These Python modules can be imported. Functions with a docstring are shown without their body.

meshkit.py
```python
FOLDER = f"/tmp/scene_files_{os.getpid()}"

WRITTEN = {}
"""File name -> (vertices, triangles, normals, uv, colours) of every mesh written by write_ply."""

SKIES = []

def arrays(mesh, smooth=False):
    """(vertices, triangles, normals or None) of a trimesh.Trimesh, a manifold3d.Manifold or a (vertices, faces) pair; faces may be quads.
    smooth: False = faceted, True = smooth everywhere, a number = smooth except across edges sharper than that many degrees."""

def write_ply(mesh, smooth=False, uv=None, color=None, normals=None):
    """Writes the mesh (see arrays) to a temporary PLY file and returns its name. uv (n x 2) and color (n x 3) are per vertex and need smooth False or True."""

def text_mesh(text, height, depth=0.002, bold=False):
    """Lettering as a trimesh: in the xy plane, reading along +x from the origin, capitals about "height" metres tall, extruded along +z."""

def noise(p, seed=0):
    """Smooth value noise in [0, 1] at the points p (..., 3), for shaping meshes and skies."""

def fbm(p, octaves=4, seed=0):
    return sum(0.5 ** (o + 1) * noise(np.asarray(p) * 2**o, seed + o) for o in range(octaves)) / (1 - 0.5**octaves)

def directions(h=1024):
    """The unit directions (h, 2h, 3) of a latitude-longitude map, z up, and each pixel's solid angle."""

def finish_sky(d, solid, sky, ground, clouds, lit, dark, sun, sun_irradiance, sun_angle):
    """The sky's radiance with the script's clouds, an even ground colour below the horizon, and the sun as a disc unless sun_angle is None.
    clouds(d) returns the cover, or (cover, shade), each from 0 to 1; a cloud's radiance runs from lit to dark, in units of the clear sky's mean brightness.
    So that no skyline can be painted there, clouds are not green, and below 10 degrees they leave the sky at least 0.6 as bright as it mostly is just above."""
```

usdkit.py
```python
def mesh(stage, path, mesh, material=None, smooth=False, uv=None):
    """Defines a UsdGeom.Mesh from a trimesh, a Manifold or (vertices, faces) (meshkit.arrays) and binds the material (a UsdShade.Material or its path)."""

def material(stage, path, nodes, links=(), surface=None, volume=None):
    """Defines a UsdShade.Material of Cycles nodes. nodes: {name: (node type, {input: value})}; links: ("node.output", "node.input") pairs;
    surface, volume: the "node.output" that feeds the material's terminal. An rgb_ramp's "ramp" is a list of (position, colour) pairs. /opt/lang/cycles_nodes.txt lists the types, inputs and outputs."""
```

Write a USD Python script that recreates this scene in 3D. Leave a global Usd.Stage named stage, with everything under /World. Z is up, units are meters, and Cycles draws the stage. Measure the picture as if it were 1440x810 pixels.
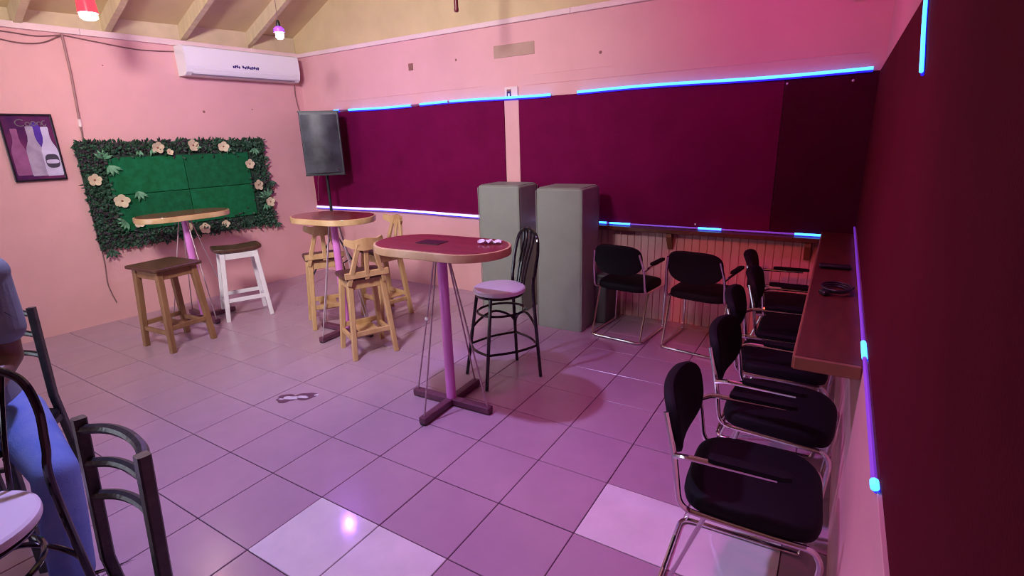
import math, numpy as np, trimesh, manifold3d, usdkit, meshkit
from shapely.geometry import Polygon, Point, box as sbox
from pxr import Usd, UsdGeom, UsdLux, UsdShade, Gf, Sdf

rng = np.random.default_rng(7)
stage = Usd.Stage.CreateInMemory()
UsdGeom.SetStageUpAxis(stage, UsdGeom.Tokens.z)
UsdGeom.SetStageMetersPerUnit(stage, 1.0)
world = UsdGeom.Xform.Define(stage, '/World')
stage.SetDefaultPrim(world.GetPrim())
UsdGeom.Scope.Define(stage, '/World/Looks')

# ---------------------------------------------------------------- camera
EYE = np.array([2.019, -1.355, 1.704])
YAW, PITCH, ROLL = np.radians([-32.147, -16.147, -1.852])
fw = np.array([math.sin(YAW) * math.cos(PITCH), math.cos(YAW) * math.cos(PITCH), math.sin(PITCH)])
ri = np.array([math.cos(YAW), -math.sin(YAW), 0.0])
up = np.cross(ri, fw)
ri, up = math.cos(ROLL) * ri + math.sin(ROLL) * up, -math.sin(ROLL) * ri + math.cos(ROLL) * up
cam = UsdGeom.Camera.Define(stage, '/World/camera')
cam.CreateHorizontalApertureAttr(36.0)
cam.CreateVerticalApertureAttr(36.0 * 9 / 16)
cam.CreateFocalLengthAttr(36.0 * 729.6 / 1440)
cam.CreateFStopAttr(0.0)
cam.CreateClippingRangeAttr((0.03, 200.0))
cam.CreateExposureAttr(0.4)
M = np.eye(4); M[0, :3], M[1, :3], M[2, :3], M[3, :3] = ri, up, -fw, EYE
cam.AddTransformOp().Set(Gf.Matrix4d(*M.ravel().tolist()))

# ---------------------------------------------------------------- lights: daylight through the open front of the room
sky = UsdLux.DomeLight.Define(stage, '/World/sky')
sky.CreateIntensityAttr(1.15)
sky.CreateColorAttr(Gf.Vec3f(0.76, 0.84, 1.0))
EM_LED, EM_PURPLE, EM_RED, PAR_MAGENTA, FLOOD = 2.2, 340.0, 130.0, 60.0, 175.0

# ---------------------------------------------------------------- materials
def mat(name, color, rough=0.5, metal=0.0, var=0.0, scale=8.0, bump=0.0, bscale=None, spec=None, color2=None, stretch=None, coat=0.0, emit=None, estr=0.0, detail=4.0, trans=0.0):
    p = {'base_color': color, 'roughness': rough, 'metallic': metal}
    if spec is not None: p['specular_ior_level'] = spec
    if coat: p['coat_weight'] = coat; p['coat_roughness'] = 0.08
    if emit is not None: p['emission_color'] = emit; p['emission_strength'] = estr
    if trans: p['transmission_weight'] = trans
    n = {'p': ('principled_bsdf', p)}; l = []
    if var or bump or color2 is not None:
        n['tc'] = ('texture_coordinate', {})
        src = 'tc.object'
        if stretch is not None:
            n['mp'] = ('mapping', {'scale': stretch}); l.append(('tc.object', 'mp.vector')); src = 'mp.vector'
        n['n'] = ('noise_texture', {'scale': scale, 'detail': detail, 'roughness': 0.6}); l.append((src, 'n.vector'))
        if var or color2 is not None:
            c2 = color2 if color2 is not None else tuple(c * (1 - var) for c in color)
            c1 = color if color2 is not None else tuple(min(1, c * (1 + var * .6)) for c in color)
            n['r'] = ('rgb_ramp', {'ramp': [(0.32, c1), (0.68, c2)]}); l += [('n.fac', 'r.fac'), ('r.color', 'p.base_color')]
        if bump:
            n['bn'] = ('noise_texture', {'scale': bscale or scale * 6, 'detail': 3.0}); l.append((src, 'bn.vector'))
            n['b'] = ('bump', {'strength': bump, 'distance': 0.01}); l += [('bn.fac', 'b.height'), ('b.normal', 'p.normal')]
    return usdkit.material(stage, '/World/Looks/' + name, n, l, surface='p.BSDF')

MT = {}
MT['wall'] = mat('salmon_paint', (0.74, 0.40, 0.40), 0.55, var=0.06, scale=1.6, bump=0.08, bscale=90)
MT['trim'] = mat('pale_pink_trim', (0.80, 0.60, 0.60), 0.5, var=0.05)
MT['beige'] = mat('beige_board', (0.64, 0.50, 0.27), 0.6, var=0.10, scale=2.5, bump=0.05)
MT['beige_wood'] = mat('beige_timber', (0.62, 0.50, 0.31), 0.6, var=0.12, scale=3, stretch=(6, 1, 1))  # rafter and blocking timber, slightly less yellow than the boards
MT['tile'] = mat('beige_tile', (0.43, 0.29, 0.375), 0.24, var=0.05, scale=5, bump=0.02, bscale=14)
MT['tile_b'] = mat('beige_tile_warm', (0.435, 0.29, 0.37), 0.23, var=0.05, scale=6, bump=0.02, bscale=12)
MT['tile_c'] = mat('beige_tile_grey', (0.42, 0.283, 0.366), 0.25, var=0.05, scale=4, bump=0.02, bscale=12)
MT['white_tile'] = mat('pale_marble_tile', (0.80, 0.76, 0.76), 0.10, color2=(0.68, 0.65, 0.66), scale=4, detail=6)
MT['grout'] = mat('dark_grout', (0.17, 0.12, 0.13), 0.9, var=0.2, scale=12)
MT['maroon'] = mat('maroon_cloth', (0.150, 0.003, 0.052), 0.85, var=0.12, scale=3, bump=0.15, bscale=220, spec=0.08)
MT['maroon_shaded'] = mat('shaded_maroon_cloth', (0.065, 0.004, 0.020), 0.85, var=0.12, scale=3, bump=0.15, bscale=220, spec=0.06)  # corner copy of the maroon cloth, weak light put into a darker colour
MT['maroon_side'] = mat('shaded_side_cloth', (0.100, 0.008, 0.018), 0.85, var=0.12, scale=3, bump=0.15, bscale=220, spec=0.05)  # right wall copy of the maroon, darkened for the weak light there
MT['led'] = mat('led_lit', (0.1, 0.2, 0.6), 0.4, emit=(0.055, 0.36, 1.0), estr=EM_LED)
MT['led_white'] = mat('led_lit_pale', (0.5, 0.4, 0.6), 0.4, emit=(0.62, 0.50, 1.0), estr=1.15)
MT['led_blue'] = mat('led_glow_fringe', (0.05, 0.05, 0.5), 0.4, emit=(0.02, 0.01, 1.0), estr=0.75)
MT['led_dim'] = mat('led_sleeve_dim', (0.28, 0.12, 0.62), 0.35, emit=(0.22, 0.05, 0.85), estr=0.3)  # sleeve glow also stands for purple light on ledge and shelf
MT['led_off'] = mat('led_sleeve_unlit', (0.35, 0.12, 0.28), 0.4)
MT['white_plastic'] = mat('white_plastic', (0.80, 0.78, 0.82), 0.32, spec=0.5)
MT['vent_dark'] = mat('vent_grey', (0.30, 0.26, 0.34), 0.5)
MT['ink'] = mat('navy_ink', (0.03, 0.01, 0.16), 0.5)
MT['black'] = mat('black_plastic', (0.012, 0.012, 0.014), 0.38, var=0.3, scale=20)
MT['speaker_mat'] = mat('speaker_cloth', (0.014, 0.015, 0.020), 0.30, color2=(0.055, 0.058, 0.07), scale=5, detail=3, bump=0.15, bscale=160)
MT['metal_black'] = mat('black_enamel', (0.008, 0.007, 0.012), 0.10, spec=0.5, coat=0.2)
MT['black_paint'] = mat('black_worn_paint', (0.022, 0.024, 0.028), 0.33, color2=(0.05, 0.055, 0.06), scale=26, bump=0.2, bscale=80)
MT['chrome'] = mat('chrome', (0.75, 0.72, 0.74), 0.14, metal=1.0)
MT['vinyl'] = mat('black_fabric', (0.007, 0.006, 0.009), 0.66, bump=0.1, bscale=160, spec=0.14)
MT['white_seat'] = mat('white_laminate', (0.76, 0.72, 0.80), 0.28)
MT['wood_light'] = mat('pale_pine', (0.62, 0.40, 0.20), 0.45, color2=(0.48, 0.28, 0.12), scale=5, stretch=(3, 3, 0.5), bump=0.05, coat=0.15)
MT['wood_rim'] = mat('varnished_rim', (0.66, 0.45, 0.24), 0.30, color2=(0.50, 0.31, 0.14), scale=9, coat=0.3)
MT['wood_dark'] = mat('dark_red_veneer', (0.27, 0.028, 0.036), 0.24, color2=(0.19, 0.018, 0.026), scale=4, stretch=(1, 6, 1), coat=0.6)
MT['wood_brown'] = mat('brown_timber', (0.30, 0.155, 0.075), 0.45, color2=(0.20, 0.095, 0.045), scale=5, stretch=(3, 3, 0.5))
MT['wood_seat'] = mat('dark_stained_seat', (0.10, 0.038, 0.022), 0.38, color2=(0.055, 0.02, 0.013), scale=4, stretch=(1, 7, 1))
MT['white_wood'] = mat('white_painted_timber', (0.78, 0.74, 0.76), 0.5, var=0.06)
MT['counter'] = mat('red_brown_counter', (0.12, 0.030, 0.016), 0.4, color2=(0.075, 0.018, 0.011), scale=4, stretch=(5, 1, 1))
MT['counter_edge'] = mat('counter_edge', (0.26, 0.10, 0.05), 0.5, var=0.2)
MT['pole_purple'] = mat('lit_purple_pole_paint', (0.72, 0.22, 0.66), 0.30, var=0.08, coat=0.2)  # purple paint, brightened to carry the strong purple light on the poles
MT['base_plum'] = mat('plum_painted_steel', (0.13, 0.035, 0.075), 0.42, var=0.15)
MT['rod'] = mat('dull_steel_rod', (0.50, 0.38, 0.42), 0.4, metal=0.6)
MT['grey_vinyl'] = mat('grey_vinyl', (0.25, 0.275, 0.235), 0.55, var=0.08, scale=4, bump=0.06, bscale=120)
MT['grey_dark'] = mat('dark_grey_vinyl', (0.10, 0.10, 0.105), 0.6, var=0.08)
MT['turf'] = mat('green_turf', (0.010, 0.115, 0.036), 0.8, color2=(0.012, 0.18, 0.07), scale=14, bump=0.6, bscale=240, spec=0.1)
MT['turf2'] = mat('green_turf_deep', (0.010, 0.100, 0.034), 0.8, color2=(0.012, 0.155, 0.062), scale=16, bump=0.6, bscale=240, spec=0.1)
MT['leaf'] = mat('dark_leaf', (0.010, 0.045, 0.020), 0.55, color2=(0.018, 0.085, 0.040), scale=9)
MT['leaf_plum'] = mat('plum_leaf', (0.040, 0.018, 0.030), 0.6, color2=(0.025, 0.030, 0.032), scale=9)
MT['leaf_light'] = mat('light_leaf', (0.10, 0.30, 0.15), 0.5, var=0.2, scale=20)
MT['petal'] = mat('cream_petal', (0.66, 0.56, 0.36), 0.6, var=0.1, scale=18)
MT['petal_eye'] = mat('flower_eye', (0.30, 0.10, 0.06), 0.6)
MT['backing'] = mat('board_backing', (0.02, 0.05, 0.03), 0.8)
MT['cable'] = mat('brown_cable', (0.22, 0.11, 0.11), 0.6)
MT['cable_black'] = mat('black_cable', (0.02, 0.018, 0.02), 0.5)
MT['conduit'] = mat('pink_brown_conduit', (0.34, 0.17, 0.17), 0.6)
MT['poster_bg'] = mat('poster_print', (0.050, 0.012, 0.080), 0.25, color2=(0.16, 0.03, 0.11), scale=4, detail=2)
MT['poster_blue'] = mat('poster_blue', (0.09, 0.04, 0.34), 0.25, var=0.2)
MT['poster_frame'] = mat('poster_black_frame', (0.014, 0.008, 0.016), 0.3)
MT['poster_pale'] = mat('poster_bottle_pale', (0.46, 0.38, 0.50), 0.3, color2=(0.30, 0.24, 0.36), scale=10)
MT['poster_white'] = mat('poster_bottle_white', (0.60, 0.54, 0.74), 0.3, var=0.15)
MT['poster_dim'] = mat('poster_bottle_dim', (0.30, 0.10, 0.24), 0.3, var=0.25)
MT['poster_grey'] = mat('poster_lettering', (0.17, 0.13, 0.17), 0.35)
MT['poster_label'] = mat('poster_label', (0.06, 0.05, 0.08), 0.35)
MT['patch'] = mat('bare_filler_patch', (0.47, 0.30, 0.23), 0.7, var=0.08)
MT['stain'] = mat('brown_spot', (0.26, 0.11, 0.09), 0.7)
MT['rust_red'] = mat('dark_red_enamel', (0.14, 0.012, 0.022), 0.35)
MT['red_glass'] = mat('red_glass_shade', (0.75, 0.03, 0.05), 0.2, emit=(1.0, 0.05, 0.08), estr=0.9)
MT['bulb_red'] = mat('hot_bulb', (1, .9, .8), 0.4, emit=(1.0, 0.72, 0.62), estr=EM_RED)
MT['bulb_purple'] = mat('purple_led_bulb', (.8, .7, 1), 0.4, emit=(0.42, 0.16, 1.0), estr=EM_PURPLE)
MT['paper'] = mat('white_paper', (0.80, 0.76, 0.80), 0.7)
MT['screen'] = mat('dark_inlay', (0.030, 0.010, 0.020), 0.18)
MT['decal_dark'] = mat('decal_plum', (0.14, 0.05, 0.10), 0.45, var=0.3, scale=40)
MT['decal_pale'] = mat('decal_pale', (0.62, 0.54, 0.66), 0.4, var=0.15, scale=40)
MT['skin'] = mat('dark_skin', (0.16, 0.085, 0.065), 0.40, var=0.1)
MT['tee'] = mat('grey_blue_tee', (0.20, 0.26, 0.29), 0.8, var=0.15, bump=0.1, bscale=120)
MT['denim'] = mat('blue_denim', (0.10, 0.20, 0.58), 0.8, color2=(0.20, 0.30, 0.62), scale=7, bump=0.2, bscale=200)
MT['hair'] = mat('black_hair', (0.008, 0.006, 0.008), 0.5, bump=0.4, bscale=140)
MT['shoe'] = mat('black_shoe', (0.015, 0.014, 0.016), 0.4)
MT['red_cloth'] = mat('orange_red_cloth', (0.45, 0.06, 0.04), 0.7, var=0.15)
MT['eye_white'] = mat('eye_white', (0.7, 0.68, 0.66), 0.3)
MT['ground'] = mat('outdoor_paving', (0.42, 0.40, 0.38), 0.8, var=0.1)
MT['lamp_black'] = mat('black_lamp_can', (0.012, 0.012, 0.013), 0.35)

# ---------------------------------------------------------------- prim helpers
names = {}
def unique(parent, name):
    k = parent + '/' + name
    i = names.get(k, 0); names[k] = i + 1
    return k if i == 0 else f'{k}_{i:03d}'
def tags(prim, **kw):
    for k, v in kw.items():
        if v: prim.SetCustomDataByKey(k, v)
    return prim
def thing(name, label, cat, loc=(0, 0, 0), rotz=0.0, group=None, kind=None, tilt=None):
    x = UsdGeom.Xform.Define(stage, unique('/World', name))
    x.AddTranslateOp().Set(Gf.Vec3d(*map(float, loc))); x.AddRotateZOp().Set(float(rotz))
    if tilt: x.AddRotateXOp().Set(float(tilt))
    return tags(x.GetPrim(), label=label, category=cat, group=group, kind=kind)
def part(parent, name, mesh, m, smooth=35, label=None, kind=None):
    p = str(parent.GetPath()) if not isinstance(parent, str) else parent
    o = usdkit.mesh(stage, unique(p, name), mesh, MT[m] if isinstance(m, str) else m, smooth=smooth)
    return tags(o.GetPrim(), label=label, kind=kind)
def solo(name, mesh, m, label, cat, group=None, smooth=35, kind=None):
    return tags(part('/World', name, mesh, m, smooth), label=label, category=cat, group=group, kind=kind)
def structure(name, label):
    x = UsdGeom.Xform.Define(stage, '/World/' + name)
    return tags(x.GetPrim(), kind='structure', label=label)
def copy(src, label, loc, rotz, group=None):
    cd = src.GetCustomData()
    x = UsdGeom.Xform.Define(stage, unique('/World', str(src.GetName()).rstrip('0123456789').rstrip('_')))
    x.GetPrim().GetReferences().AddInternalReference(src.GetPath()); x.GetPrim().SetInstanceable(True)
    x.ClearXformOpOrder()
    for op, v in (('t', loc), ('r', rotz)):
        a = x.GetPrim().GetAttribute('xformOp:translate' if op == 't' else 'xformOp:rotateZ')
        a.Set(Gf.Vec3d(*map(float, v)) if op == 't' else float(v))
    x.GetPrim().GetAttribute('xformOpOrder').Set(['xformOp:translate', 'xformOp:rotateZ'])
    return tags(x.GetPrim(), label=label, category=cd['category'], group=group or cd.get('group'))

# ---------------------------------------------------------------- shape helpers
cat = lambda ms: trimesh.util.concatenate(ms)
def hull(pts): return trimesh.convex.convex_hull(np.asarray(pts, float))
def bar(c, s, b=0.004, R=None):
    """Box with chamfered edges, centre c, size s."""
    h = np.array(s) / 2.0; b = min(b, h.min() * 0.8); P = []
    for sx in (-1, 1):
        for sy in (-1, 1):
            for sz in (-1, 1):
                for k in range(3):
                    q = h - b; q[k] = h[k]; P.append(q * [sx, sy, sz])
    P = np.array(P)
    if R is not None: P = P @ np.array(R).T
    return hull(P + np.array(c))
def beam(a, b, w, t, upv=(0, 0, 1), bev=0.003, w2=None):
    """Rectangular bar from a to b; width w across, thickness t along upv."""
    a, b = np.array(a, float), np.array(b, float); d = b - a; d /= np.linalg.norm(d)
    s = np.cross(d, upv)
    if np.linalg.norm(s) < 1e-6: s = np.cross(d, (1, 0, 0))
    s /= np.linalg.norm(s); u = np.cross(s, d); P = []
    w2 = w if w2 is None else w2
    for e, wid, sg in ((a, w, 1), (b, w2, -1)):
        for i in (-1, 1):
            for j in (-1, 1):
                hw, ht = wid / 2, (t / 2 if w2 == w else t / 2 * wid / w)
                P += [e + s * i * (hw - bev) + u * j * ht + d * sg * 0, e + s * i * hw + u * j * (ht - bev)]
    return hull(P)
def smoothpath(P, n=8, closed=False):
    P = np.asarray(P, float)
    if len(P) < 3: return P
    Q = np.vstack([P[-1:], P, P[:2]]) if closed else np.vstack([2 * P[0] - P[1], P, 2 * P[-1] - P[-2]])
    out = []
    for i in range(1, len(Q) - 2):
        for t in np.linspace(0, 1, n, endpoint=False):
            a, b, c, d = Q[i - 1:i + 3]
            out.append(0.5 * (2 * b + (c - a) * t + (2 * a - 5 * b + 4 * c - d) * t * t + (3 * b - a - 3 * c + d) * t ** 3))
    if not closed: out.append(P[-1])
    return np.array(out)
def fillet(P, r, n=6):
    """Polyline with rounded corners."""
    P = np.asarray(P, float); out = [P[0]]
    for i in range(1, len(P) - 1):
        a, b, c = P[i - 1:i + 2]; u, v = a - b, c - b; lu, lv = np.linalg.norm(u), np.linalg.norm(v)
        k = min(r, lu * .48, lv * .48); p, q = b + u / lu * k, b + v / lv * k
        for t in np.linspace(0, 1, n): out.append((1 - t) ** 2 * p + 2 * t * (1 - t) * b + t * t * q)
    out.append(P[-1]); return np.array(out)
def tube(P, r, sides=10, closed=False, flat=None):
    P = np.asarray(P, float); n = len(P); r = np.broadcast_to(r, (n,)).astype(float)
    T = (np.roll(P, -1, 0) - np.roll(P, 1, 0)) if closed else np.gradient(P, axis=0)
    T /= np.linalg.norm(T, axis=1, keepdims=True) + 1e-12
    N = np.cross(T[0], (0, 0, 1)); N = N if np.linalg.norm(N) > 1e-3 else np.cross(T[0], (1, 0, 0)); N /= np.linalg.norm(N)
    ang = np.linspace(0, 2 * np.pi, sides, endpoint=False); V = []
    for i in range(n):
        N = N - T[i] * (N @ T[i]); N /= np.linalg.norm(N); B = np.cross(T[i], N)
        V.append(P[i] + r[i] * (np.cos(ang)[:, None] * N + np.sin(ang)[:, None] * B))
    V = np.array(V).reshape(-1, 3); F = []
    for i in range(n if closed else n - 1):
        for j in range(sides):
            a, b = i * sides + j, i * sides + (j + 1) % sides; c, d = ((i + 1) % n) * sides + (j + 1) % sides, ((i + 1) % n) * sides + j
            F += [(a, b, c), (a, c, d)]
    if not closed:
        V = np.vstack([V, P[0], P[-1]]); k = len(V)
        for j in range(sides):
            F += [(k - 2, (j + 1) % sides, j), (k - 1, (n - 1) * sides + j, (n - 1) * sides + (j + 1) % sides)]
    m = trimesh.Trimesh(V, F, process=False); m.fix_normals(); return m
def lathe(prof, sides=28, c=(0, 0, 0)):
    m = trimesh.creation.revolve(np.asarray(prof, float), sections=sides); m.apply_translation(c); m.fix_normals(); return m
def loft(loops):
    """Closed solid through loops (each n x 3), capped by fans."""
    L = np.asarray(loops, float); k, n = L.shape[:2]; V = L.reshape(-1, 3); F = []
    for i in range(k - 1):
        for j in range(n):
            a, b = i * n + j, i * n + (j + 1) % n; c, d = (i + 1) * n + (j + 1) % n, (i + 1) * n + j
            F += [(a, b, c), (a, c, d)]
    V = np.vstack([V, L[0].mean(0), L[-1].mean(0)])
    for j in range(n): F += [(k * n, (j + 1) % n, j), (k * n + 1, (k - 1) * n + j, (k - 1) * n + (j + 1) % n)]
    m = trimesh.Trimesh(V, F, process=False); m.fix_normals(); return m
def slab(loop2, z0, z1, b=0.006):
    """Solid with outline loop2 (n x 2), rounded top and bottom edges."""
    L = np.asarray(loop2, float); c = L.mean(0); r = np.linalg.norm(L - c, axis=1, keepdims=True)
    ins = lambda d: c + (L - c) * (1 - d / r)
    put = lambda q, z: np.c_[q, np.full(len(q), z)]
    return loft([put(ins(b), z0), put(ins(b * .3), z0 + b * .3), put(L, z0 + b), put(L, z1 - b), put(ins(b * .3), z1 - b * .3), put(ins(b), z1)])
def superellipse(a, b, e=3.0, n=40):
    t = np.linspace(0, 2 * np.pi, n, endpoint=False); c, s = np.cos(t), np.sin(t)
    return np.c_[a * np.sign(c) * np.abs(c) ** (2 / e), b * np.sign(s) * np.abs(s) ** (2 / e)]
def stadium(L, W, n=14):
    r, h = W / 2, (L - W) / 2
    t = np.linspace(-np.pi / 2, np.pi / 2, n)
    return np.vstack([np.c_[h + r * np.cos(t), r * np.sin(t)], np.c_[-h - r * np.cos(t), -r * np.sin(t)]])
def extrude(poly, d):
    return trimesh.creation.extrude_polygon(poly, d, engine='earcut')
def xf(m, R=None, t=(0, 0, 0)):
    m = m.copy(); A = np.eye(4)
    if R is not None: A[:3, :3] = R
    A[:3, 3] = t; m.apply_transform(A); return m
def rz(a): a = math.radians(a); return np.array([[math.cos(a), -math.sin(a), 0], [math.sin(a), math.cos(a), 0], [0, 0, 1]])
def ry(a): a = math.radians(a); return np.array([[math.cos(a), 0, math.sin(a)], [0, 1, 0], [-math.sin(a), 0, math.cos(a)]])
def rx(a): a = math.radians(a); return np.array([[1, 0, 0], [0, math.cos(a), -math.sin(a)], [0, math.sin(a), math.cos(a)]])

# ================================================================ the setting
XL0, YB, XR, ZT = -4.026, 3.32, 2.165, 2.778
YF = -3.4
TL = 0.0767
xl = lambda y: XL0 + TL * (y - YB)                    # left wall is slightly out of square
LDIR = np.array([TL, 1.0, 0]) / math.hypot(TL, 1)       # along the left wall
LN = np.array([1.0, -TL, 0]) / math.hypot(TL, 1)        # into the room
LR = np.c_[LDIR, np.cross((0, 0, 1), LDIR), (0, 0, 1)]  # local x along wall, y away from the room, z up
LW = lambda y, off, z: np.array([xl(y), y, z]) + LN * off

# floor: each visible tile its own piece
fl = structure('floor', 'lilac-lit beige tiled floor with dark grout')
part(fl, 'grout_bed', bar((-1.2, -0.05, -0.04), (7.2, 7.1, 0.06), 0.001), 'grout', smooth=False)
WHITE = {(0, -1), (1, -1), (3, 1), (4, 1)}
T = 0.4; rest = []
def in_frame(P):
    q = np.array(P) - EYE; d = q @ fw
    return d > 0.05 and abs(q @ ri / d) < 1.02 and abs(q @ up / d) < 0.60
for i in range(-12, 6):
    for j in range(-9, 9):
        x0, y0 = i * T + .0022, j * T + .0022; x1, y1 = (i + 1) * T - .0022, (j + 1) * T - .0022
        y1 = min(y1, YB + .02); x1 = min(x1, XR + .02)
        if x1 - x0 < .02 or y1 - y0 < .02 or x1 < xl(y0) - .02: continue
        dz = float(rng.uniform(-.0012, .0006)) + (0.0012 if (i, j) in WHITE else 0)
        m = bar(((x0 + x1) / 2, (y0 + y1) / 2, -.009 + dz), (x1 - x0, y1 - y0, .018), .0022)
        m.apply_transform(trimesh.transformations.rotation_matrix(float(rng.uniform(-.0012, .0012)), (1, .4, 0), m.centroid))
        if any(in_frame((a, b, 0)) for a in (x0, x1) for b in (y0, y1)):
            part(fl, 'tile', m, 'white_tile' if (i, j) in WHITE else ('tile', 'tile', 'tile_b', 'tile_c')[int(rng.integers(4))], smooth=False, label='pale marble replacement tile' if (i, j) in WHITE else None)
        else: rest.append(m)
part(fl, 'unseen_tiles', cat(rest), 'tile', smooth=False, kind='stuff')

# walls
def wallbox(x0, x1, y0, y1, z0, z1): return bar(((x0 + x1) / 2, (y0 + y1) / 2, (z0 + z1) / 2), (x1 - x0, y1 - y0, z1 - z0), 0.001)
wl = structure('wall_left', 'salmon painted wall on the left')
c = LW(0, -.06, 1.37); part(wl, 'plaster', bar(c, (7.4, .12, 2.84), .001, LR), 'wall', smooth=False)
for (y, z, r) in ((2.06, 2.09, .014), (2.62, 2.126, .007), (1.2, 2.5, .006)):
    part(wl, 'wall_spot', xf(lathe([(0, 0), (r, 0), (r * .8, .003), (0, .003)], 10), np.c_[LDIR, (0, 0, 1), LN], LW(y, .0, z)), 'stain')
wb = structure('wall_back', 'back wall, salmon below and beige gable above')
part(wb, 'plaster', wallbox(-4.2, XR + .15, YB, YB + .12, -.05, 2.79), 'wall', smooth=False)
SL = 0.45; ZE = 2.985
zc = lambda x: ZE + SL * (x + 4.1) if x < -.93 else ZE + SL * (3.17) - SL * (x + .93)
gp = Polygon([(-4.25, 2.79), (XR + .15, 2.79), (XR + .15, zc(XR + .15) + .06), (-.93, zc(-.93) + .06), (-4.25, zc(-4.25) + .06)])
gm = extrude(gp, .10); gm = xf(gm, np.c_[(1, 0, 0), (0, 0, 1), (0, -1, 0)], (0, YB + .11, 0))
part(wb, 'gable_board', gm, 'beige', smooth=False)
part(wb, 'bare_patch', bar((-.812, YB - .002, 2.519), (.458, .008, .112), .002), 'patch', label='rectangular unpainted filler patch')
part(wb, 'square_plate', bar((-2.14, YB - .003, 2.486), (.062, .01, .07), .002), 'stain')
for (x, z, r) in ((-1.517, 2.498, .012), (.086, 2.406, .014)):
    part(wb, 'wall_spot', xf(lathe([(0, 0), (r, 0), (r * .8, .003), (0, .003)], 10), rx(90), (x, YB, z)), 'stain')
# shallow plaster seams above the panels
part(wb, 'seam_bead', cat([beam((-3.4, YB, 2.20), (-1.2, YB, 2.215), .006, .006), beam((-.7, YB, 2.19), (2.1, YB, 2.20), .006, .006), beam((-.6, YB, 2.28), (.2, YB, 2.285), .004, .004)]), 'wall')
# pilaster between the panels
part(wb, 'pilaster', bar((-.846, YB - .006, 1.05), (.168, .024, 2.10), .003), 'wall', label='narrow salmon strip between the maroon panels')
# grooved boarding under the shelf
bd = []
for k in range(33):
    x = .0 + k * .0655; bd.append(bar((x + .0325, YB - .006, .425), (.0615, .014, .85), .003))
part(wb, 'grooved_boarding', cat(bd), 'wall', smooth=False, kind='stuff')
wr = structure('wall_right', 'right wall, salmon below a ledge')
part(wr, 'lower_plaster', wallbox(XR, XR + .14, YF, YB, -.05, .97), 'wall', smooth=False)
part(wr, 'upper_plaster', wallbox(XR + .03, XR + .14, YF, YB, .97, 3.0), 'wall', smooth=False)
wf = structure('wall_front', 'front wall behind the camera with a wide doorway')
part(wf, 'plaster', cat([wallbox(-4.7, -4.1, YF - .12, YF, -.05, 3.0), wallbox(-1.9, XR + .15, YF - .12, YF, -.05, 3.0), wallbox(-4.1, -1.9, YF - .12, YF, 2.45, 3.0)]), 'wall', smooth=False)
gf = xf(gm, None, (0, YF - YB - .11, 0)); part(wf, 'gable_board', gf, 'beige', smooth=False)

# trims
t1 = structure('trim_1', 'pale pink batten along the top of the left wall')
for a, b in ((-3.3, -.6), (-.597, 1.07), (1.073, 3.30)):
    part(t1, 'batten', beam(LW(a, .014, ZT), LW(b, .014, ZT), .028, .056), 'trim', smooth=False)
t2 = structure('trim_2', 'pale pink batten along the top of the back wall')
for a, b in ((-4.0, -2.62), (-2.617, -.2), (-.197, 2.15)):
    part(t2, 'batten', bar(((a + b) / 2, YB - .012, ZT), (b - a, .026, .046), .003), 'trim', smooth=False)

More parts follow.
